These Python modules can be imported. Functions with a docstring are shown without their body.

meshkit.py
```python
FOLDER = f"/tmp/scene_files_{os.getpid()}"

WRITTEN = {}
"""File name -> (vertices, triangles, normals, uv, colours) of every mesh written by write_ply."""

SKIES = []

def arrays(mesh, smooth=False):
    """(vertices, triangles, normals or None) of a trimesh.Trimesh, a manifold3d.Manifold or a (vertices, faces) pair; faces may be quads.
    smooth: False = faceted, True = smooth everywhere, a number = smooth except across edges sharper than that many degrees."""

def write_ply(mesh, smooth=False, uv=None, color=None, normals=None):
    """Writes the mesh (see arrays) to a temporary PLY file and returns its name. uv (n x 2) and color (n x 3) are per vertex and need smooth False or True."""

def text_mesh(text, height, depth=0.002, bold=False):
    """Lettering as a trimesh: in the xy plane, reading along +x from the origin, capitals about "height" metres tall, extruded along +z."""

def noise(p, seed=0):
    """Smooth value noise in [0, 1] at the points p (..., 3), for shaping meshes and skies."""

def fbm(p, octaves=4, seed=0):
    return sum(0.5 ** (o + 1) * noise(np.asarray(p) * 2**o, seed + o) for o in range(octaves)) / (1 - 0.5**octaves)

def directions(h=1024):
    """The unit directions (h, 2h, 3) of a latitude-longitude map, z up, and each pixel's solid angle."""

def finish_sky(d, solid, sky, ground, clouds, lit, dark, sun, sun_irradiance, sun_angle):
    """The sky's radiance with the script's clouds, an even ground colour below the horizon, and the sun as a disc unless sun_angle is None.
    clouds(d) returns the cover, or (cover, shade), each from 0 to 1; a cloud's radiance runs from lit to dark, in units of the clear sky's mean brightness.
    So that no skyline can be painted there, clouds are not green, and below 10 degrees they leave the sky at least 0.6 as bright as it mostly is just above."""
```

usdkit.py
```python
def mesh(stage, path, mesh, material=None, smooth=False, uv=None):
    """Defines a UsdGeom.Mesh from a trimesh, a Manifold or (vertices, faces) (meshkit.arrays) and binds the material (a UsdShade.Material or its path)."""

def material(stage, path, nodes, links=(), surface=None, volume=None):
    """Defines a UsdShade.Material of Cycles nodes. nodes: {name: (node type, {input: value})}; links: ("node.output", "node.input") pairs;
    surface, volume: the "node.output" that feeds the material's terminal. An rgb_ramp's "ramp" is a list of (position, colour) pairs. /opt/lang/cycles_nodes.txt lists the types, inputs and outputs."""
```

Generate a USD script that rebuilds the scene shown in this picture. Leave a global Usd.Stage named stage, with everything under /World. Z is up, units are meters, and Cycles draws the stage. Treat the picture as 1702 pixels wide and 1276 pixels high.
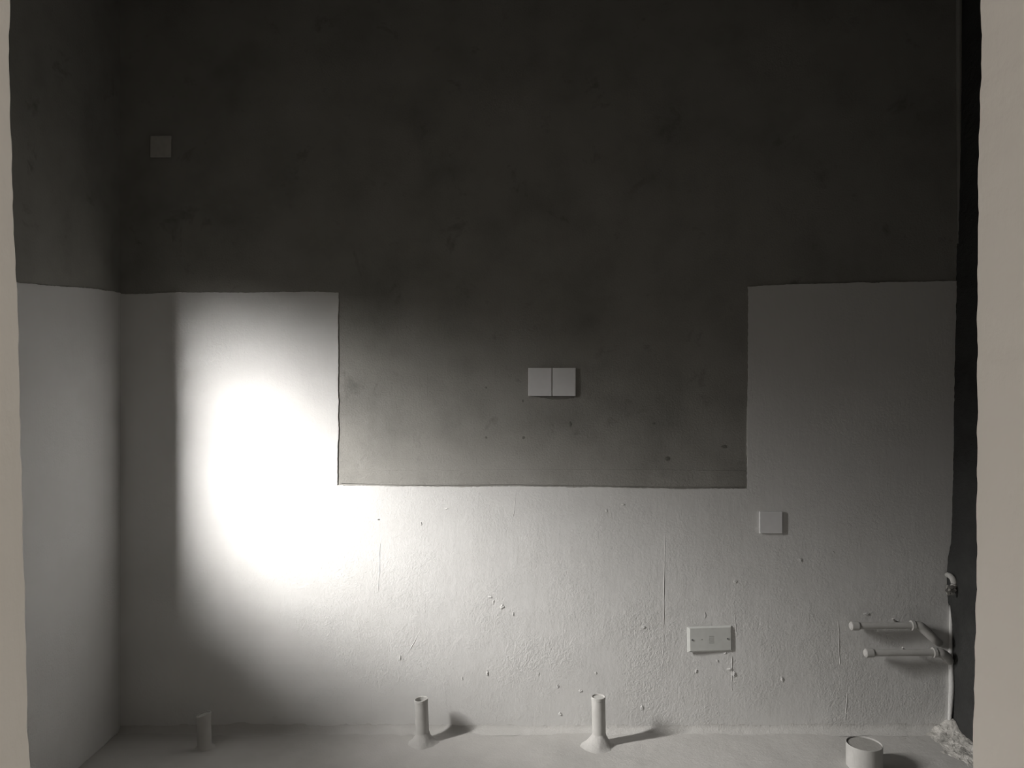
import math, random
import numpy as np, trimesh, usdkit, meshkit
from shapely.geometry import Polygon, box as sbox
from pxr import Usd, UsdGeom, UsdLux, Gf, Sdf

random.seed(7)
rng = np.random.default_rng(7)
stage = Usd.Stage.CreateInMemory()
UsdGeom.SetStageUpAxis(stage, UsdGeom.Tokens.z)
UsdGeom.SetStageMetersPerUnit(stage, 1.0)
UsdGeom.Xform.Define(stage, '/World')
UsdGeom.Scope.Define(stage, '/World/Looks')

# ------------------------------------------------------------------ camera, lights, exposure
F, CX, CY = 1279.0, 851.0, 638.0            # focal length and centre in pixels of the 1702 x 1276 frame
EYE = np.array([1.385, -2.72, 1.2234])      # x from the left kitchen wall, y = 0 at the back wall, z from the floor
cam = UsdGeom.Camera.Define(stage, '/World/camera')
cam.CreateHorizontalApertureAttr(36.0)
cam.CreateVerticalApertureAttr(27.0)
cam.CreateFocalLengthAttr(36.0 * F / 1702.0)
cam.CreateClippingRangeAttr(Gf.Vec2f(0.05, 100))
cam.CreateExposureAttr(0.0)
xf = UsdGeom.Xformable(cam)
xf.AddTranslateOp().Set(Gf.Vec3d(*EYE))
xf.AddRotateXOp().Set(90.0)


def rect_light(name, loc, rz, w_z, w_y, intensity, color):
    """Daylight area light in an unseen side wall opening: emits along +x, turned by rz degrees about z."""
    l = UsdLux.RectLight.Define(stage, '/World/' + name)
    l.CreateWidthAttr(w_z)
    l.CreateHeightAttr(w_y)
    l.CreateIntensityAttr(intensity)
    l.CreateColorAttr(Gf.Vec3f(*color))
    x = UsdGeom.Xformable(l)
    x.AddTranslateOp().Set(Gf.Vec3d(*loc))
    x.AddRotateZOp().Set(rz)
    x.AddRotateYOp().Set(-90.0)
    return l


# unseen daylight at the left, placed to cast the bright back wall patch
TURN = 40
SLIT = dict(x=-0.083, y=-0.756, w=0.080, z0=1.00, z1=1.73)
rect_light('unseen_window_daylight', (SLIT['x'], SLIT['y'], (SLIT['z0'] + SLIT['z1']) / 2), TURN, SLIT['z1'] - SLIT['z0'], SLIT['w'], 510.0, (1.0, 0.974, 0.940))
# unseen daylight at the hall's right, placed to light the left door reveal, behind the photographer
rect_light('unseen_hall_daylight', (4.07, -3.75, 1.05), 180, 1.9, 1.3, 4.7, (1.0, 0.94, 0.86))
rect_light('unseen_side_daylight', (-1.27, -3.75, 1.0), 0, 1.8, 1.3, 4.3, (1.0, 0.94, 0.87))  # unseen daylight at the left, placed to light the right door reveal

# ------------------------------------------------------------------ helpers
used = {}


def numbered(parent, name):
    k = used.get((parent, name), 0)
    used[(parent, name)] = k + 1
    return name if k == 0 else f'{name}_{k:03d}'


def path_of(parent):
    return '/World' if parent is None else str(parent.GetPath())


def tag(p, label=None, cat=None, group=None, kind=None):
    for k, v in (('label', label), ('category', cat), ('group', group), ('kind', kind)):
        if v:
            p.SetCustomDataByKey(k, v)
    return p


def obj(name, mesh, mat, parent=None, smooth=30, **kw):
    pp = path_of(parent)
    m = usdkit.mesh(stage, f'{pp}/{numbered(pp, name)}', mesh, mat, smooth=smooth).GetPrim()
    return tag(m, **kw)


def thing(name, label=None, cat=None, loc=(0, 0, 0), group=None, kind=None):
    x = UsdGeom.Xform.Define(stage, '/World/' + numbered('/World', name))
    x.AddTranslateOp().Set(Gf.Vec3d(*map(float, loc)))
    return tag(x.GetPrim(), label, cat, group, kind)


def at(u, v, y=0.0):
    """The point of the plane y that the photograph shows at pixel (u, v)."""
    d = y - EYE[1]
    return np.array([EYE[0] + (u - CX) / F * d, y, EYE[2] - (v - CY) / F * d])


def box(x0, x1, y0, y1, z0, z1):
    m = trimesh.creation.box([x1 - x0, y1 - y0, z1 - z0])
    m.apply_translation([(x0 + x1) / 2, (y0 + y1) / 2, (z0 + z1) / 2])
    return m


def rbox(x0, x1, y0, y1, z0, z1, r):
    """A box with rounded edges."""
    s = trimesh.creation.icosphere(2, r)
    pts = [s.vertices + [x, y, z] for x in (x0 + r, x1 - r) for y in (y0 + r, y1 - r) for z in (z0 + r, z1 - r)]
    return trimesh.convex.convex_hull(np.vstack(pts))


def moved(m, loc):
    m = m.copy()
    m.apply_translation(np.asarray(loc, float))
    return m


def tube(points, radius, sides=20, cap=True, step=0.006):
    """A round rod along a polyline (rounded at its bends), radius a number or one per point."""
    p = np.asarray(points, float)
    rad = np.broadcast_to(np.asarray(radius, float), (len(p),))
    seg = np.linalg.norm(np.diff(p, axis=0), axis=1)
    s = np.r_[0, np.cumsum(seg)]
    n = max(2, int(s[-1] / step) + 1)
    t = np.unique(np.r_[np.linspace(0, s[-1], n)])
    c = np.stack([np.interp(t, s, p[:, k]) for k in range(3)], 1)
    r = np.interp(t, s, rad)
    if len(p) > 2:
        for _ in range(4):
            c[1:-1] = 0.25 * c[:-2] + 0.5 * c[1:-1] + 0.25 * c[2:]
    d = np.gradient(c, axis=0)
    d /= np.linalg.norm(d, axis=1, keepdims=True)
    up = np.array([0, 0, 1.0]) if abs(d[0, 2]) < 0.9 else np.array([1.0, 0, 0])
    a = np.cross(d, up)
    a /= np.linalg.norm(a, axis=1, keepdims=True)
    b = np.cross(d, a)
    ang = np.arange(sides) * 2 * math.pi / sides
    v = c[:, None] + r[:, None, None] * (np.cos(ang)[None, :, None] * a[:, None] + np.sin(ang)[None, :, None] * b[:, None])
    v = v.reshape(-1, 3)
    i, j = np.meshgrid(np.arange(len(c) - 1), np.arange(sides), indexing='ij')
    q = np.stack([i * sides + j, (i + 1) * sides + j, (i + 1) * sides + (j + 1) % sides, i * sides + (j + 1) % sides], -1).reshape(-1, 4)
    f = np.vstack([q[:, [0, 1, 2]], q[:, [0, 2, 3]]])
    if cap:
        v = np.vstack([v, c[0], c[-1]])
        k0, k1, last = len(v) - 2, len(v) - 1, (len(c) - 1) * sides
        jj = np.arange(sides)
        f = np.vstack([f, np.stack([np.full(sides, k0), jj, (jj + 1) % sides], 1), np.stack([np.full(sides, k1), last + (jj + 1) % sides, last + jj], 1)])
    m = trimesh.Trimesh(v, f, process=False)
    m.fix_normals()
    return m


def lathe(profile, loc=(0, 0, 0), sections=40):
    m = trimesh.creation.revolve(np.asarray(profile, float), sections=sections)
    m.fix_normals()
    m.apply_translation(np.asarray(loc, float))
    return m


def ragged(pts, amp=0.0012, step=0.006, seed=0, low=0.0015):
    """A polygon outline with an uneven hand-made edge."""
    p = np.asarray(pts, float)
    out = []
    for a, b in zip(p, np.roll(p, -1, 0)):
        n = max(1, int(np.linalg.norm(b - a) / step))
        for k in range(n):
            out.append(a + (b - a) * k / n)
    out = np.array(out)
    t = np.c_[out, np.zeros(len(out))]
    for c in range(2):
        out[:, c] += amp * 2 * (meshkit.noise(t * 150, seed + c) - 0.5) + low * 2 * (meshkit.noise(t * 18, seed + 7 + c) - 0.5)
    pg = Polygon(out)
    return pg if pg.is_valid else pg.buffer(0)


def extrude(poly, depth):
    gs = [g for g in getattr(poly.buffer(0), "geoms", [poly.buffer(0)]) if g.geom_type == "Polygon" and g.area > 1e-9]
    return trimesh.util.concatenate([trimesh.creation.extrude_polygon(g, depth, engine='earcut') for g in gs])


def front_sheet(poly, y, depth):
    """Polygon in (x, z), its back on the plane y, thick towards the camera."""
    m = extrude(poly, depth)
    v = m.vertices
    return trimesh.Trimesh(np.c_[v[:, 0], y - v[:, 2], v[:, 1]], m.faces, process=False)


def left_sheet(poly, x, depth):
    """Polygon in (distance from the back wall, z), its back on the plane x, thick towards +x."""
    m = extrude(poly, depth)
    v = m.vertices
    return trimesh.Trimesh(np.c_[x + v[:, 2], -v[:, 0], v[:, 1]], m.faces[:, ::-1], process=False)


def grid(us, vs, fn):
    """A sheet of quads: fn(U, V) gives the points."""
    U, V = np.meshgrid(us, vs, indexing='ij')
    p = fn(U, V).reshape(-1, 3)
    n = len(vs)
    i, j = np.meshgrid(np.arange(len(us) - 1), np.arange(n - 1), indexing='ij')
    q = np.stack([i * n + j, (i + 1) * n + j, (i + 1) * n + j + 1, i * n + j + 1], -1).reshape(-1, 4)
    return trimesh.Trimesh(p, np.vstack([q[:, [0, 1, 2]], q[:, [0, 2, 3]]]), process=False)


def lump(loc, size, seed, squash=(1, 1, 1), rough=0.5):
    s = trimesh.creation.icosphere(3, 1.0)
    v = s.vertices
    v = v * (1 + rough * (meshkit.fbm(v * 2.3 + 11.3 * seed, 4, seed) - 0.5) * 2)[:, None]
    s.vertices = v * size * np.asarray(squash) + np.asarray(loc)
    return s


# ------------------------------------------------------------------ materials
def rough_mat(name, base, dark, light, fine=0.5, coarse=0.5, rough=0.85, spec=0.2, mottle=3.0, streak=True, lower=0.0, stain=None, dist=0.004):
    nodes = {
        'g': ('geometry', {}),
        'mp': ('mapping', {'mapping_type': 'point', 'scale': (1.0, 1.0, 0.22 if streak else 1.0)}),
        'n1': ('noise_texture', {'scale': mottle, 'detail': 6.0, 'roughness': 0.6}),
        'r1': ('rgb_ramp', {'ramp': [(0.3, dark), (0.5, base), (0.72, light)]}),
        'n2': ('noise_texture', {'scale': 26.0, 'detail': 5.0, 'roughness': 0.65}),
        'n3': ('noise_texture', {'scale': 150.0, 'detail': 3.0, 'roughness': 0.6}),
        'm1': ('math', {'math_type': 'multiply', 'value2': coarse}),
        'm2': ('math', {'math_type': 'multiply', 'value2': fine}),
        'add': ('math', {'math_type': 'add'}),
        'b': ('bump', {'strength': 1.0, 'distance': dist}),
        'p': ('principled_bsdf', {'roughness': rough, 'specular_ior_level': spec}),
    }
    links = [('g.position', 'mp.vector'), ('g.position', 'n1.vector'), ('n1.fac', 'r1.fac'), ('mp.vector', 'n2.vector'), ('g.position', 'n3.vector'),
             ('n2.fac', 'm1.value1'), ('n3.fac', 'm2.value1'), ('m1.value', 'add.value1'), ('add.value', 'b.height'), ('b.normal', 'p.normal')]
    colour = 'r1.color'
    if lower:
        nodes |= {'sx': ('separate_xyz', {}), 'mr': ('map_range', {'from_min': 0.95, 'from_max': 0.25, 'to_min': 1.0, 'to_max': lower, 'clamp': True}), 'm3': ('math', {'math_type': 'multiply'}), 'n5': ('noise_texture', {'scale': 4.5, 'detail': 4.0, 'roughness': 0.65}), 'r5': ('map_range', {'from_min': 0.38, 'from_max': 0.68, 'to_min': 0.25, 'to_max': 1.9, 'clamp': True}), 'm4': ('math', {'math_type': 'multiply'})}
        links += [('g.position', 'sx.vector'), ('sx.z', 'mr.value'), ('m2.value', 'm3.value1'), ('mr.result', 'm3.value2'), ('g.position', 'n5.vector'), ('n5.fac', 'r5.value'), ('m3.value', 'm4.value1'), ('r5.result', 'm4.value2'), ('m4.value', 'add.value2')]
    else:
        links += [('m2.value', 'add.value2')]
    if stain:
        nodes |= {'n4': ('noise_texture', {'scale': 7.0, 'detail': 4.0, 'roughness': 0.7, 'distortion': 0.4}), 'r4': ('rgb_ramp', {'ramp': [(0.60, (0, 0, 0)), (0.74, (0.75, 0.75, 0.75))]}),
                  'mx': ('mix', {'mix_type': 'mix', 'color2': stain})}
        links += [('g.position', 'n4.vector'), ('n4.fac', 'r4.fac'), ('r4.color', 'mx.fac'), (colour, 'mx.color1')]
        colour = 'mx.color'
    links.append((colour, 'p.base_color'))
    return usdkit.material(stage, f'/World/Looks/{name}', nodes, links, surface='p.BSDF')


def plain(name, col, rough=0.5, spec=0.4, metallic=0.0, var=0.06):
    lo, hi = tuple(c * (1 - var) for c in col), tuple(min(1, c * (1 + var)) for c in col)
    return usdkit.material(stage, f'/World/Looks/{name}',
                           {'g': ('geometry', {}), 'n': ('noise_texture', {'scale': 60.0, 'detail': 4.0}), 'r': ('rgb_ramp', {'ramp': [(0.3, lo), (0.7, hi)]}),
                            'p': ('principled_bsdf', {'roughness': rough, 'specular_ior_level': spec, 'metallic': metallic})},
                           [('g.position', 'n.vector'), ('n.fac', 'r.fac'), ('r.color', 'p.base_color')], surface='p.BSDF')


PUTTY = rough_mat('white_putty', (0.70, 0.696, 0.688), (0.672, 0.667, 0.656), (0.725, 0.722, 0.715), fine=0.17, coarse=0.26, lower=2.5)
CEMENT = rough_mat('grey_cement', (0.310, 0.303, 0.283), (0.245, 0.24, 0.225), (0.352, 0.344, 0.325), fine=0.35, coarse=0.3, rough=0.92, spec=0.1, mottle=4.0, stain=(0.16, 0.157, 0.148))
CEILING = rough_mat('grey_ceiling_plaster', (0.25, 0.245, 0.23), (0.21, 0.205, 0.19), (0.29, 0.285, 0.27), rough=0.92, spec=0.1)
DARK = rough_mat('dark_wall_coating', (0.055, 0.056, 0.055), (0.045, 0.045, 0.044), (0.068, 0.069, 0.067), fine=0.6, coarse=0.6, rough=0.9, spec=0.15, mottle=8.0, streak=False)
FLOOR = rough_mat('dusty_screed', (0.53, 0.518, 0.50), (0.47, 0.46, 0.445), (0.58, 0.565, 0.55), fine=0.2, coarse=0.5, rough=0.9, spec=0.1, mottle=3.0, streak=False)
COVE = rough_mat('spilt_putty', (0.575, 0.565, 0.548), (0.53, 0.52, 0.505), (0.62, 0.61, 0.595), fine=0.4, coarse=0.4, rough=0.92, spec=0.1, streak=False)
HALL = rough_mat('hall_plaster', (0.72, 0.69, 0.65), (0.70, 0.67, 0.63), (0.74, 0.71, 0.67), fine=0.08, coarse=0.15, rough=0.8, spec=0.15)
MORTAR = rough_mat('pale_mortar', (0.62, 0.60, 0.57), (0.38, 0.37, 0.35), (0.70, 0.68, 0.65), fine=1.2, coarse=0.8, rough=0.95, spec=0.05, mottle=30.0, streak=False)
PIPE = rough_mat('dusty_plastic_pipe', (0.54, 0.532, 0.515), (0.49, 0.482, 0.465), (0.58, 0.572, 0.555), fine=0.12, coarse=0.25, rough=0.75, spec=0.25, mottle=14.0, streak=False, dist=0.002)
PLATE = plain('white_cover_plastic', (0.78, 0.78, 0.79), 0.45, 0.4, var=0.02)
DUSTY_PLATE = plain('dusty_cover_plastic', (0.56, 0.55, 0.52), 0.7, 0.2, var=0.08)
PANEL = plain('greyish_panel_plastic', (0.64, 0.65, 0.63), 0.55, 0.3, var=0.03)
DARK_GREY = plain('dark_grey_plastic', (0.12, 0.12, 0.115), 0.7, 0.2)  # even dark grey of the boxes behind the covers
SCREW = plain('dull_steel', (0.22, 0.22, 0.23), 0.5, 0.5, metallic=0.6)
BRASS = plain('tarnished_chrome', (0.42, 0.41, 0.39), 0.38, 0.5, metallic=0.35, var=0.35)
POCK_SHADE = plain('pock_and_shade_grey', (0.185, 0.181, 0.168), 0.95, 0.05)
BLACK = plain('unseen_slat_black', (0.02, 0.02, 0.02), 0.9, 0.05)  # for the unseen blades and board, black to swallow stray bounce
FRAME = plain('window_frame_grey', (0.45, 0.45, 0.44), 0.5, 0.3)

# ------------------------------------------------------------------ the setting
CEIL = 2.60
Y_FRONT, Y_HALL, Y_REAR = -2.07, -2.31, -5.6
W0 = -0.0035                                # face of the putty


def P(u, v):
    p = at(u, v)
    return (p[0], p[2])


# back wall: cement render, white putty laid over its lower part
wb = thing('wall_back', kind='structure')
obj('cement_render', box(-0.05, 3.2, 0.0, 0.12, -0.02, CEIL + 0.02), CEMENT, wb)
putty_px = [(195, 489), (300, 486), (420, 486), (500, 485), (563, 486), (562, 600), (563, 700), (561, 806), (650, 808), (760, 809), (860, 808), (1000, 810), (1130, 812), (1241, 812),
            (1242, 700), (1243, 560), (1243, 476), (1330, 472), (1420, 470), (1500, 469), (1590, 467), (1592, 700), (1590, 1215), (1590, 1222), (195, 1222)]
obj('putty_coat', front_sheet(ragged([P(*q) for q in putty_px], seed=3), 0.001, 0.0045), PUTTY, wb)
band_px = [(566, 781), (760, 781), (1000, 779), (1130, 781), (1240, 782), (1240, 809), (1130, 809), (1000, 807), (860, 805), (700, 806), (566, 803)]
obj('cement_band', front_sheet(ragged([P(*q) for q in band_px], amp=0.0006, low=0.0008, seed=11), 0.001, 0.0034), CEMENT, wb)
# uneven plaster left along the right corner
c0 = [at(1594, v, -0.004) for v in (-40, 80, 200, 320, 400, 445)]
obj('corner_fillet', tube(c0, [0.011, 0.010, 0.009, 0.007, 0.005, 0.001], sides=12, step=0.02), CEMENT, wb)
c1 = [at(u, v, -0.010) for u, v in ((1580, 996), (1581, 1030), (1580, 1062), (1580, 1100), (1582, 1140), (1580, 1170), (1578, 1200))]
obj('plaster_ridge', tube(c1, [0.003, 0.007, 0.006, 0.008, 0.009, 0.008, 0.006], sides=12, step=0.01), PUTTY, wb)
for k, (u, v, r, sq) in enumerate([(808, 727, 2.2, (1, .5, 1.2)), (870, 727, 3.0, (1, .5, 1)), (948, 705, 4.2, (.8, .5, 1.5)), (1087, 704, 3.2, (1, .5, .8)), (1109, 762, 5.0, (1.2, .5, .9)),
                                   (1204, 742, 4.5, (1.5, .5, .8)), (1112, 789, 3.0, (1, .5, .8)), (1092, 793, 3.0, (1.2, .5, .8)), (869, 666, 2.4, (.7, .5, 1.3)),
                                   (808, 644, 1.8, (1, .5, 1.2)), (630, 863, 2.0, (1.2, .5, .7)), (543, 1209, 2.2, (1, .6, .8))]):
    p = at(u, v, 0.0)
    p[1] = -0.0035 if v > 812 else 0.0
    obj('pock_mark', lump(p, r / 470 * 0.72, k + 1, (sq[0], 0.22, sq[2]), 0.6), POCK_SHADE, wb)
for k, (u, v, r, sq) in enumerate([(1222, 966, 4.0, (1, .9, 1)), (1220, 1120, 5.0, (.8, .6, 1.4)), (1213, 1112, 5.0, (1.2, .7, .6)), (1192, 1098, 3.0, (1, .7, 1)), (1157, 1115, 4, (.8, .6, 1)), (457, 1191, 4.0, (1, .8, 1.1)),
                                   (927, 1140, 3.5, (.8, .8, 1.4)), (1067, 1175, 4, (.8, .8, 1.3)), (965, 1148, 3.5, (1.2, .7, .9)), (931, 1186, 4, (1, .7, 1)), (815, 992, 3.5, (1.3, .7, .7)), (665, 1093, 4.0, (.5, .6, 1.6)),
                                   (1008, 848, 3, (.8, .6, 1.3)), (1036, 838, 3, (1.4, .6, .7)), (1172, 1022, 2.5, (.6, .6, 3)), (1300, 1128, 4, (.8, .7, 1.3)), (1480, 1222, 6, (1, 1, .8)), (1529, 1221, 5, (.7, 1, 1.2)),
                                   (1385, 918, 3, (1, .6, 1)), (700, 870, 3, (.6, .6, 1.5)), (742, 845, 3, (1.6, .6, .6)), (820, 1000, 3, (.7, .6, 1.8)), (835, 1008, 4, (1.2, .6, 1.2)), (1070, 1042, 4, (1.3, .5, .9)), (810, 1118, 4, (.6, .6, 1.7)), (768, 1127, 3, (.7, .6, 1.5)), (990, 1118, 3, (1, .6, 1)), (1205, 1085, 3, (1.2, .6, .9)), (1330, 930, 4, (1.5, .4, 1)), (895, 1120, 3, (.6, .6, 1.6)), (1440, 1020, 5, (1.4, .5, .5)), (853, 1020, 3, (.6, .6, 1.6))]):
    p = at(u, v, -0.003)
    obj('plaster_blob', lump(p, r / 470 * 0.75, k + 31, (sq[0], 0.45, sq[2]), 0.6), PUTTY, wb)

for k, (u0_, v0_, u1_, v1_, rr) in enumerate([(1106, 880, 1102, 1095, 0.0012), (1217, 1090, 1216, 1150, 0.0015), (632, 900, 629, 985, 0.0012), (1393, 1030, 1396, 1105, 0.0014), (1221, 1010, 1224, 1060, 0.001), (1408, 1150, 1405, 1200, 0.0012),
                                             (858, 815, 853, 860, 0.001), (700, 1045, 676, 1090, 0.0011)]):
    a, b = at(u0_, v0_, W0 + 0.0003), at(u1_, v1_, W0 + 0.0003)
    tt = np.linspace(0, 1, 24)[:, None]
    c = a + (b - a) * tt
    c[:, 0] += 0.003 * (meshkit.noise(np.c_[tt * 6 + k * 9.1, tt * 0, tt * 0], k) - 0.5)
    obj('trowel_ridge', tube(c, [0.0003] + [rr * (0.5 + meshkit.noise(np.array([q * 9.0, k * 3.3, 0]), 3)) for q in tt[1:-1, 0]] + [0.0003], sides=8, step=0.008), PUTTY, wb)

# left wall with an unseen slit window, shaped and placed to cast the bright patch
wl = thing('wall_left', kind='structure')
WIN = (0.605, 0.840, 0.80, 1.84)      # opening: distances from the back wall, heights
hole = sbox(WIN[0], WIN[2], WIN[1], WIN[3])
obj('cement_render', left_sheet(sbox(-0.05, -0.02, -Y_FRONT + 0.02, CEIL + 0.02).difference(hole), -0.2, 0.2), CEMENT, wl)
pl = ragged([(0.0, 1.545), (0.14, 1.541), (0.30, 1.528), (0.45, 1.515), (0.60, 1.506), (-Y_FRONT, 1.50), (-Y_FRONT, 0.0), (0.0, 0.0)], seed=21)
obj('putty_coat', left_sheet(pl.difference(hole.buffer(0.004)), -0.001, 0.0035), PUTTY, wl)

wn = thing('unseen_window_1', kind='structure')  # out of view, sized to throw the light patch onto the back wall
sy0, sy1 = -SLIT['y'] - SLIT['w'] / 2 - 0.002, -SLIT['y'] + SLIT['w'] / 2 + 0.002
slit = sbox(sy0, SLIT['z0'] - 0.003, sy1, SLIT['z1'] + 0.003)
obj('unseen_window_frame', left_sheet(hole.difference(slit), -0.150, 0.030), FRAME, wn)  # opaque sheet out of view, leaves only the lit slit open
obj('unseen_backboard', left_sheet(slit.buffer(0.02), -0.175, 0.02), BLACK, wn)  # unseen black board closing the slit behind the light
PITCH, TILT, REACH = 0.040, math.radians(29), 0.090
def ray_length(px, py, a):
    """How far an unseen light-shaping blade runs from the light before it meets the reveal or would show past the doorway."""
    r = 0.0
    while r < REACH:
        r += 0.002
        x, y = px + r * math.cos(a), py - r * math.sin(a)
        if (x < 0.002 and (y < WIN[0] + 0.012 or y > WIN[1] - 0.002)) or (x >= 0.0 and y < WIN[0] + 0.015 + x * 1.4):
            break
    return max(r - 0.002, 0.001)


spine = [(SLIT['y'] + SLIT['w'] / 2, a) for a in np.linspace(86, 32, 10)] + [(SLIT['y'] + SLIT['w'] / 2 - SLIT['w'] * k / 8, 30 - 36 * k / 8) for k in range(9)] + [(SLIT['y'] - SLIT['w'] / 2, a) for a in np.linspace(-8, -62, 10)]
face = lambda yy: SLIT['x'] + 0.002 - (yy - SLIT['y']) * math.tan(math.radians(TURN))      # the lit face stands turned in the opening
spine = [(SLIT['y'] + (yy - SLIT['y']) * math.cos(math.radians(TURN)), a) for yy, a in spine]
rays = [(yy, math.radians(a), ray_length(face(yy), -yy, math.radians(a))) for yy, a in spine]


def louvre(z):  # out-of-view blade, tilted to shape the patch of light
    pts = []
    for yy, a, L in rays:
        for k in np.linspace(0, 1, 4):
            pts.append((face(yy) + L * k * math.cos(a), yy + L * k * math.sin(a), z - math.tan(TILT + math.radians(0.2 + 0.3 * min(1, max(0, abs(a) - 0.15) / 0.9))) * L * k))
    f = []
    for i in range(len(rays) - 1):
        for k in range(3):
            q = (i * 4 + k, (i + 1) * 4 + k, (i + 1) * 4 + k + 1, i * 4 + k + 1)
            f += [(q[0], q[2], q[1]), (q[0], q[3], q[2])]
    v, f = np.array(pts), np.array(f)
    v = np.vstack([v, v - [0, 0, 0.0006]])
    return trimesh.Trimesh(v, np.vstack([f, f[:, ::-1] + len(pts)]), process=False)


z = SLIT['z0'] - 0.02
while z < SLIT['z1'] + 0.06:
    obj('unseen_light_slat', louvre(z), BLACK, wn, smooth=False)
    z += PITCH

# right wall: rough dark coating, bulging a little at the corner
edge_v = [-60, 0, 440, 600, 800, 900, 930, 952, 985, 1010, 1060, 1130, 1190, 1230, 1260]
edge_u = [1598, 1598, 1590, 1586, 1583, 1580, 1574, 1573, 1573, 1576, 1580, 1582, 1581, 1580, 1580]
edge_z = [at(0, v)[2] for v in edge_v][::-1]
edge_x = [at(u, 0)[0] for u in edge_u][::-1]


def right_face(Y, Z):
    X = np.interp(Z, edge_z, edge_x)
    p = np.stack([X, Y, Z], -1)
    X = X - 0.004 * (meshkit.fbm(p * 22, 4, 5) - 0.5) - 0.002 * (meshkit.noise(p * 90, 6) - 0.5)
    return np.stack([X, Y, Z], -1)


wr = thing('wall_right', kind='structure')
ys = np.r_[np.linspace(0.03, -0.25, 57), np.linspace(-0.30, Y_FRONT - 0.02, 20)]
obj('dark_coating', grid(ys, np.linspace(-0.02, CEIL + 0.02, 430), right_face), DARK, wr, smooth=True)
obj('masonry', box(3.02, 3.2, Y_FRONT - 0.02, 0.1, -0.02, CEIL + 0.02), DARK, wr)

# front wall: the plastered doorway the photograph is taken through
Dd = Y_FRONT - EYE[1]
lv = [0, 100, 200, 300, 380, 470, 600, 800, 1000, 1080, 1200, 1276]
lu = [17, 15, 17, 20, 23, 28, 31, 36, 41, 43, 45.5, 49]
rv = [0, 50, 90, 220, 300, 480, 590, 800, 950, 1000, 1100, 1180, 1250, 1276]
ru = [1629, 1631, 1631, 1628, 1626, 1625, 1624.5, 1624, 1623, 1622, 1620.5, 1619, 1617, 1616]


def edge(vs, us, seed):
    zz = np.r_[np.arange(0.0, 2.1, 0.006), 2.1]
    v = CY - (zz - EYE[2]) * F / Dd
    u = np.interp(v, vs, us)
    x = EYE[0] + (u - CX) / F * Dd
    q = np.stack([zz * 0 + seed, zz * 0, zz], 1)
    x = x + 0.0022 * (meshkit.fbm(q * 60, 4, seed) - 0.5)
    return list(zip(x, zz))


le, re_ = edge(lv, lu, 1), edge(rv, ru, 2)
outline = [(-1.32, -0.02), (le[0][0], -0.02)] + le + re_[::-1] + [(re_[0][0], -0.02), (4.5, -0.02), (4.5, CEIL + 0.02), (-1.32, CEIL + 0.02)]
wf = thing('wall_front', kind='structure')
obj('plaster', front_sheet(Polygon(outline), Y_FRONT, Y_FRONT - Y_HALL), HALL, wf)
skin = sbox(-0.02, 0, 3.05, CEIL).difference(sbox(le[200][0] - 0.04, -0.1, re_[200][0] + 0.03, 2.11))  # unseen kitchen-side face, kept grey to limit bounced light
obj('cement_render', front_sheet(skin, Y_FRONT + 0.006, 0.007), CEMENT, wf)

# floor with a small cove of spilt putty along the back wall; ceiling
R = 0.024
prof = [(Y_REAR, 0.0), (-4.0, 0.0), (-2.0, 0.0)] + [(y, 0.0) for y in np.linspace(-1.2, 0.05, 44)]
prof = np.array(prof)
pl_ = np.r_[0, np.cumsum(np.linalg.norm(np.diff(prof, axis=0), axis=1))]


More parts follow.
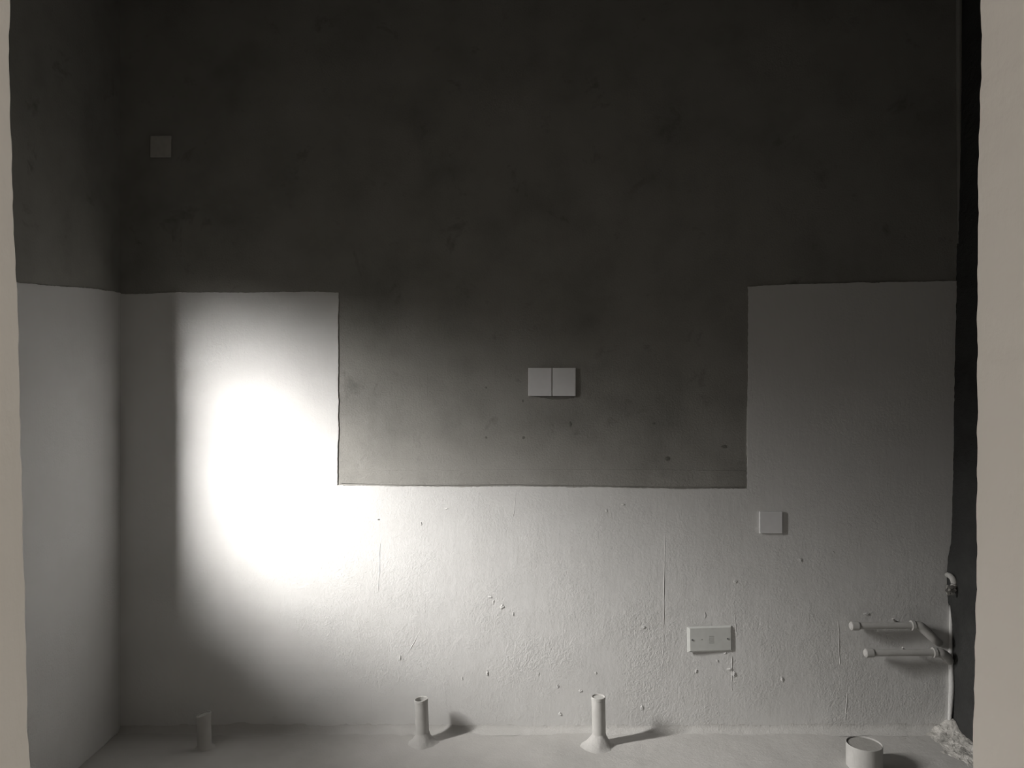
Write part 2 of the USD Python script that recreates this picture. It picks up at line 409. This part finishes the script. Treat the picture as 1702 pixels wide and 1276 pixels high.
def floor_face(X, T):
    y, z = np.interp(T, pl_, prof[:, 0]), np.interp(T, pl_, prof[:, 1])
    p = np.stack([X, y, T * 0], -1)
    near = np.clip((y + 1.0) / 0.8, 0, 1)
    z = z + near * (0.006 * (meshkit.fbm(p * 9, 4, 9) - 0.5) + 0.0)
    return np.stack([X, y, z], -1)


obj('floor', grid(np.r_[-1.3, np.linspace(-0.02, 3.05, 300), 4.5], pl_, floor_face), FLOOR, None, smooth=True, kind='structure')


def cove_face(X, A):
    q = np.stack([X * 7, A * 0, A * 0], -1)
    r = R * (0.75 + 0.6 * meshkit.fbm(q, 4, 4))
    y, z = -r * 1.5 * (1 - np.sin(A)) - 0.003, r * (1 - np.cos(A)) - 0.0005
    k = np.stack([X * 40, y * 40, z * 40], -1)
    return np.stack([X, y - 0.002 * (meshkit.fbm(k, 3, 8) - 0.5), z + 0.002 * (meshkit.fbm(k, 3, 9) - 0.5)], -1)


obj('trim_1', grid(np.linspace(-0.01, 3.0, 420), np.linspace(-0.02, math.pi / 2, 12), cove_face), COVE, None, smooth=True, kind='structure')
obj('ceiling', box(-1.35, 4.55, Y_REAR - 0.05, 0.12, CEIL, CEIL + 0.12), CEILING, None, kind='structure')

# the hall behind the photographer, unseen; its windows are placed to light the door reveals
hl = thing('wall_hall_right', kind='structure')
hwin = sbox(3.08, 0.08, 4.42, 2.02)
obj('plaster', left_sheet(sbox(-Y_HALL - 0.3, -0.02, -Y_REAR + 0.05, CEIL + 0.02).difference(hwin), 4.1, 0.2), HALL, hl)
w2 = thing('unseen_window_2', kind='structure')  # out of view, surrounds the light meant for the left reveal
obj('unseen_window_frame', left_sheet(hwin.difference(hwin.buffer(-0.035)), 4.09, 0.06), FRAME, w2)
obj('unseen_mullion', left_sheet(sbox(3.735, 0.1, 3.765, 2.0), 4.04, 0.025), FRAME, w2)
hl2 = thing('wall_hall_left', kind='structure')
obj('plaster', left_sheet(sbox(-Y_HALL - 0.3, -0.02, -Y_REAR + 0.05, CEIL + 0.02).difference(hwin), -1.5, 0.2), HALL, hl2)
w3 = thing('unseen_window_3', kind='structure')  # out of view, surrounds the light meant for the right reveal
obj('unseen_window_frame', left_sheet(hwin.difference(hwin.buffer(-0.035)), -1.34, 0.06), FRAME, w3)
obj('unseen_mullion', left_sheet(sbox(3.735, 0.1, 3.765, 2.0), -1.262, 0.03), FRAME, w3)
obj('wall_hall_rear', box(-1.4, 4.55, Y_REAR - 0.12, Y_REAR + 0.02, -0.02, CEIL + 0.02), HALL, None, kind='structure')

# ------------------------------------------------------------------ cover plates on the back wall


def plate(name, label, cat, u0, v0, u1, v1, depth, mat, y0=0.0, roll=0.0, yaw=0.0, r=0.003, group=None):
    a, b = at(u0, v1, y0 - depth), at(u1, v0, y0 - depth)
    c = (a + b) / 2
    w, h = b[0] - a[0], b[2] - a[2]
    t = thing(name, label, cat, (c[0], y0, c[2]), group)
    if roll:
        UsdGeom.Xformable(t).AddRotateYOp().Set(roll)
    if yaw:
        UsdGeom.Xformable(t).AddRotateZOp().Set(yaw)
    obj('mounting_box', rbox(-w * 0.42, w * 0.42, -depth * 0.7, 0.03, -h * 0.42, h * 0.42, 0.002), DARK_GREY, t)
    obj('cover_plate', rbox(-w / 2, w / 2, -depth, -depth + 0.0065, -h / 2, h / 2, r), mat, t)
    return t, w, h


t, w, h = plate('junction_cover', 'dusty grey square junction box cover, slightly crooked, high on the dark cement wall', 'junction box', 249, 225, 285, 261, 0.016, DUSTY_PLATE, roll=0.8, yaw=-4)
t, w, h = plate('socket_cover', 'white blank socket cover, left one of the touching pair in mid wall', 'socket cover', 878, 611, 917, 658, 0.0085, PLATE, r=0.0018, group='pair of blank socket covers')
t, w, h = plate('socket_cover', 'white blank socket cover, right one of the touching pair in mid wall', 'socket cover', 918.3, 611, 957, 658, 0.0085, PLATE, roll=0.2, r=0.0018, group='pair of blank socket covers')
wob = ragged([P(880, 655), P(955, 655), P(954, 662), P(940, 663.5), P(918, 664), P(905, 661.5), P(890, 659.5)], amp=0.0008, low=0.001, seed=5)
obj('painted_recess_shadow', front_sheet(wob, 0.001, 0.0016), POCK_SHADE, wb)  # painted shadow of the ragged cutout below the pair, a flat dark sheet
t, w, h = plate('outlet_cover', 'small white square outlet cover on the putty wall above the capped water pipes', 'outlet cover', 1262.5, 849.5, 1301, 886.5, 0.0075, PLATE, y0=W0, r=0.0025)

# vented low panel
a, b = at(1142, 1083, -0.012), at(1217, 1041, -0.012)
c = (a + b) / 2
w, h = b[0] - a[0], b[2] - a[2]
t = thing('vented_panel', 'wide grey panel cover with two screws and small vent holes low on the putty wall', 'panel cover', (c[0], W0, c[2]))
UsdGeom.Xformable(t).AddRotateYOp().Set(-0.9)
UsdGeom.Xformable(t).AddRotateZOp().Set(3.0)
obj('back_box', rbox(-w * 0.47, w * 0.47, -0.007, 0.03, -h * 0.45, h * 0.45, 0.001), DARK_GREY, t)
bev = 0.009
fr = np.array([[-w / 2, -0.003, -h / 2], [w / 2, -0.003, -h / 2], [w / 2, -0.003, h / 2], [-w / 2, -0.003, h / 2], [-w / 2, -0.005, -h / 2], [w / 2, -0.005, -h / 2], [w / 2, -0.005, h / 2], [-w / 2, -0.005, h / 2],
               [-w / 2 + bev, -0.010, -h / 2 + bev * .6], [w / 2 - bev * .5, -0.010, -h / 2 + bev * .6], [w / 2 - bev * .5, -0.010, h / 2 - bev * .5], [-w / 2 + bev, -0.010, h / 2 - bev * .5]])
obj('cover', trimesh.convex.convex_hull(fr), PANEL, t, smooth=False)
for sx in (-w / 2 + 0.0165, w / 2 - 0.0165):
    s = trimesh.creation.cylinder(0.0026, 0.003, sections=16)
    s.apply_transform(trimesh.transformations.rotation_matrix(math.pi / 2, [1, 0, 0]))
    obj('screw', moved(s, (sx, -0.0103, 0.0)), SCREW, t)
holes = []
for ix in range(4):
    for iz in range(5):
        s = trimesh.creation.cylinder(0.0011, 0.0006, sections=8)
        s.apply_transform(trimesh.transformations.rotation_matrix(math.pi / 2, [1, 0, 0]))
        holes.append(moved(s, (-0.001 + 0.0046 * ix, -0.0101, 0.010 - 0.0058 * iz)))
s = trimesh.creation.cylinder(0.0018, 0.0006, sections=10)
s.apply_transform(trimesh.transformations.rotation_matrix(math.pi / 2, [1, 0, 0]))
holes.append(moved(s, (-0.028, -0.0101, 0.0)))
obj('vent_hole_grid', trimesh.util.concatenate(holes), POCK_SHADE, t, kind='stuff')

# ------------------------------------------------------------------ capped water pipes at the right
YP = -0.048


def wp(u, v, y=YP):
    return at(u, v, y)


def water_pipe(label, cap_uv, ring_uv, elbow, elbow_r, clip_uv, YP):
    def wp(u, v, y=YP):
        return at(u, v, y)

    o = wp(*cap_uv)
    t = thing('water_pipe', label, 'water pipe', o, 'capped water pipes by the right corner')

    def L(pts):
        return [np.asarray(p) - o for p in pts]

    obj('pipe', tube(L([wp(*cap_uv), wp(*ring_uv)]), 0.0115), PIPE, t)
    cu, cv = cap_uv
    obj('end_cap', tube(L([wp(cu - 1, cv), wp(cu + 1, cv), wp(cu + 13, cv), wp(cu + 14.5, cv)]), [0.011, 0.0152, 0.0150, 0.0125], step=0.002), PIPE, t)
    ru_, rv_ = ring_uv
    obj('coupling_ring', tube(L([wp(ru_ - 2.5, rv_), wp(ru_ + 2.5, rv_)]), 0.0172, step=0.002), PIPE, t)
    obj('elbow', tube(L([wp(*q) for q in elbow]), elbow_r, step=0.004), PIPE, t)
    ku, kv = clip_uv
    k = wp(ku, kv, -0.03)
    clip = tube(L([at(ku + 8, kv + 3, W0 + 0.004), wp(ku + 6, kv + 3, -0.016), wp(ku, kv, -0.034), wp(ku - 2, kv - 3, -0.04)]), [0.003, 0.0035, 0.004, 0.003], sides=10, step=0.004)
    obj('wall_clip', clip, PIPE, t)
    return t


water_pipe('upper capped grey water pipe by the right corner, bending down at its right end', (1414, 1040), (1517, 1039),
           [(1520, 1039), (1529, 1040), (1540, 1049), (1551, 1060), (1556, 1065, -0.024), (1559, 1067, -0.012), (1560, 1067.5, 0.004)], [0.0145, 0.0165, 0.0165, 0.0155, 0.0140, 0.0140, 0.0140], (1486, 1031), -0.034)
water_pipe('lower capped grey water pipe by the right corner, shorter and straight', (1438, 1085), (1553, 1084),
           [(1556, 1084), (1564, 1085), (1571, 1089, -0.035), (1576, 1095, -0.018), (1579, 1099, 0.002)], [0.0145, 0.0165, 0.0165, 0.016, 0.015], (1502, 1079), -0.042)

# ------------------------------------------------------------------ stop valve on the dark corner wall
YV = -0.055
o = wp(1586, 966, YV)
t = thing('stop_valve', 'small tarnished metal stop valve with a fluted handwheel on the dark corner wall', 'valve', o)
V = lambda u, v, y=YV: wp(u, v, y) - o
obj('valve_body', tube([V(1575, 955, -0.02), V(1580, 957, -0.045), V(1585, 963), V(1586, 972), V(1580, 980)], [0.009, 0.0095, 0.0105, 0.010, 0.008], step=0.003), PIPE, t)
n = 12
ang = np.linspace(0, 2 * math.pi, 96, endpoint=False)
wheel = Polygon([((0.0172 + 0.0022 * math.cos(6 * q)) * math.cos(q), (0.0172 + 0.0022 * math.cos(6 * q)) * math.sin(q)) for q in ang])
holes_ = Polygon()
for q in np.arange(3) * 2 * math.pi / 3 - math.pi / 2:
    holes_ = holes_.union(Polygon([(0.0105 * math.cos(q) + 0.0036 * math.cos(e), 0.0105 * math.sin(q) + 0.0036 * math.sin(e)) for e in np.linspace(0, 2 * math.pi, 16)]))
hw = front_sheet(wheel.difference(holes_), 0, 0.007)
obj('handwheel', moved(hw, V(1578.5, 980, YV - 0.012)), BRASS, t)
hub = tube([V(1578.5, 980, YV + 0.004), V(1578.5, 980, YV - 0.020), V(1578.5, 980, YV - 0.024)], [0.006, 0.006, 0.003], sides=14, step=0.003)
obj('spindle', hub, BRASS, t)
hexn = trimesh.creation.cylinder(0.0130, 0.018, sections=6)
hexn.apply_transform(trimesh.transformations.rotation_matrix(math.pi / 2, [0, 1, 0]))
obj('nut', moved(hexn, V(1596, 966, YV - 0.004)), BRASS, t, smooth=False)
obj('outlet', tube([V(1592, 974, YV - 0.003), V(1594, 985, YV - 0.006)], [0.008, 0.0065], sides=14, step=0.004), BRASS, t)


# ------------------------------------------------------------------ stub pipes standing on the floor
def collar(r_top, r_base, h, seed, shift=(0, 0)):
    ph, n = np.linspace(0, 2 * math.pi, 49)[:-1], 14
    s = np.linspace(0, 1, n)
    rows = []
    for k in s:
        r = r_top + (r_base - r_top) * k ** 1.4
        zz = h * (1 - k) ** 1.5 * 1.0 - 0.002 * k
        q = np.stack([np.cos(ph) * 1.5, np.sin(ph) * 1.5, ph * 0 + k * 1.2 + seed * 5], 1)
        nz = meshkit.fbm(q, 3, seed) - 0.5
        rr = r * (1 + 0.45 * nz * k)
        rows.append(np.stack([rr * np.cos(ph) + shift[0] * k, rr * np.sin(ph) + shift[1] * k, zz + 0.006 * nz * (1 - abs(2 * k - 1))], 1))
    v = np.vstack(rows)
    m = len(ph)
    i, j = np.meshgrid(np.arange(n - 1), np.arange(m), indexing='ij')
    q = np.stack([i * m + j, (i + 1) * m + j, (i + 1) * m + (j + 1) % m, i * m + (j + 1) % m], -1).reshape(-1, 4)
    return trimesh.Trimesh(v, np.vstack([q[:, [0, 1, 2]], q[:, [0, 2, 3]]]), process=False)


def pipe_base(u_base, v_base):
    """Where the floor is seen at this pixel."""
    d = EYE[2] * F / (v_base - CY)
    y = EYE[1] + d
    return np.array([EYE[0] + (u_base - CX) / F * d, y, 0.0]), F / d


def stub(name, label, u_top, v_top, u_base, v_base, width_px, closed, group, skirt=None, slant=0.0, seed=1):
    base, sc = pipe_base(u_base, v_base)
    hgt = (v_base - v_top) / sc
    lean = (u_top - u_base) / sc
    r = width_px / sc / 2
    t = thing(name, label, 'pipe', base, group)
    w_ = 0.0025
    inner = hgt - (0.004 if closed else 0.03)
    prof_ = [(0.0, inner), (r - w_, inner), (r - w_, hgt - 0.001), (r - w_ * .6, hgt), (r - 0.0006, hgt), (r, hgt - 0.0008), (r, -0.01), (0.0, -0.01)]
    ring = lathe(prof_, sections=36)
    v = ring.vertices.copy()
    k = np.clip(v[:, 2] / hgt, 0, 1)
    v[:, 2] += np.where(v[:, 2] > hgt * 0.5, slant * v[:, 0] / r, 0)
    v[:, 0] += lean * k
    ring.vertices = v
    obj('pipe', ring, PIPE, t)
    rim = lathe([(r - 0.0004, hgt - 0.010), (r + 0.0012, hgt - 0.009), (r + 0.0012, hgt - 0.001), (r + 0.0002, hgt), (r - 0.0008, hgt)], sections=36)
    v = rim.vertices.copy()
    v[:, 2] += slant * v[:, 0] / r
    v[:, 0] += lean
    rim.vertices = v
    obj('rim', rim, PIPE, t)
    if skirt:
        obj('mortar_collar', collar(r * 0.98, skirt[0], skirt[1], seed, skirt[2]), MORTAR_SMOOTH, t, smooth=True)
    return t


MORTAR_SMOOTH = rough_mat('smooth_pale_mortar', (0.53, 0.52, 0.505), (0.48, 0.47, 0.455), (0.57, 0.56, 0.545), fine=0.25, coarse=0.4, rough=0.92, spec=0.08, mottle=10, streak=False)
stub('stub_pipe', 'pale capped stub pipe with slanted top standing in the shaded left floor corner', 338.5, 1186, 340, 1242, 22.5, True, 'stub pipes along the back wall', skirt=(0.036, 0.012, (0.004, 0)), slant=0.006, seed=3)
stub('stub_pipe', 'pale open stub pipe in a mortar collar below the left edge of the cement field', 700.0, 1161, 703, 1232, 22.0, False, 'stub pipes along the back wall', skirt=(0.054, 0.034, (0.002, -0.006)), slant=0.003, seed=1)
stub('stub_pipe', 'pale stub pipe in a mortar collar on the floor below the pair of socket covers', 994.5, 1157, 996, 1237, 22.5, True, 'stub pipes along the back wall', skirt=(0.064, 0.040, (-0.006, -0.008)), seed=2)
GREY_MORTAR = rough_mat('grey_mortar_plug', (0.40, 0.39, 0.37), (0.34, 0.33, 0.315), (0.45, 0.44, 0.42), fine=0.3, coarse=0.4, rough=0.92, spec=0.08, mottle=20, streak=False)
# wide drain pipe at the lower edge
base, sc = pipe_base(1436.5, 1272)
t = thing('drain_pipe', 'wide pale open drain pipe standing near the right floor corner', 'pipe', base)
hgt = (1272 - 1235) / sc
r = 56.5 / sc / 2
obj('pipe', lathe([(r - 0.0024, -0.01), (r - 0.0024, hgt - 0.0010), (r - 0.0018, hgt - .0002), (r - 0.0008, hgt), (r, hgt - 0.0008), (r, -0.01)], sections=64), PIPE, t)
obj('plug', lathe([(0.0, hgt - 0.0045), (r - 0.004, hgt - 0.004), (r - 0.003, hgt - 0.009), (0.0, hgt - 0.011)], sections=48), GREY_MORTAR, t)

# ------------------------------------------------------------------ dried mortar in the right floor corner
t = thing('mortar_splatter', 'heap of dried crumbly pale mortar in the right floor corner below the dark wall', 'mortar', (2.94, -0.09, 0.0))


def heap_face(X, Y):
    wx = np.interp(0.0, edge_z, edge_x)
    dx, dy = (wx - X) / 0.17, -Y / 0.27
    q = np.stack([X * 11, Y * 11, X * 0], -1)
    edge_ = np.clip((1.12 - dx ** 1.2 - 0.55 * dy ** 2 - 1.5 * (meshkit.fbm(q, 4, 12) - 0.42)) * 2.2, -1, 1)
    bulk = 0.030 * np.exp(-((X - wx) ** 2 + Y ** 2) / 0.0035) + 0.012 * np.exp(-((X - wx) / 0.05) ** 2)
    h = edge_ * (0.006 + bulk + 0.020 * np.maximum(meshkit.fbm(q * 3.2, 5, 14) - 0.45, -0.1)) - 0.003
    return np.stack([X, Y, h], -1) - np.array([2.94, -0.09, 0.0])


obj('mortar_heap', grid(np.linspace(2.74, 2.945, 90), np.linspace(0.0, -0.30, 120)[::-1], heap_face), MORTAR, t, smooth=True)
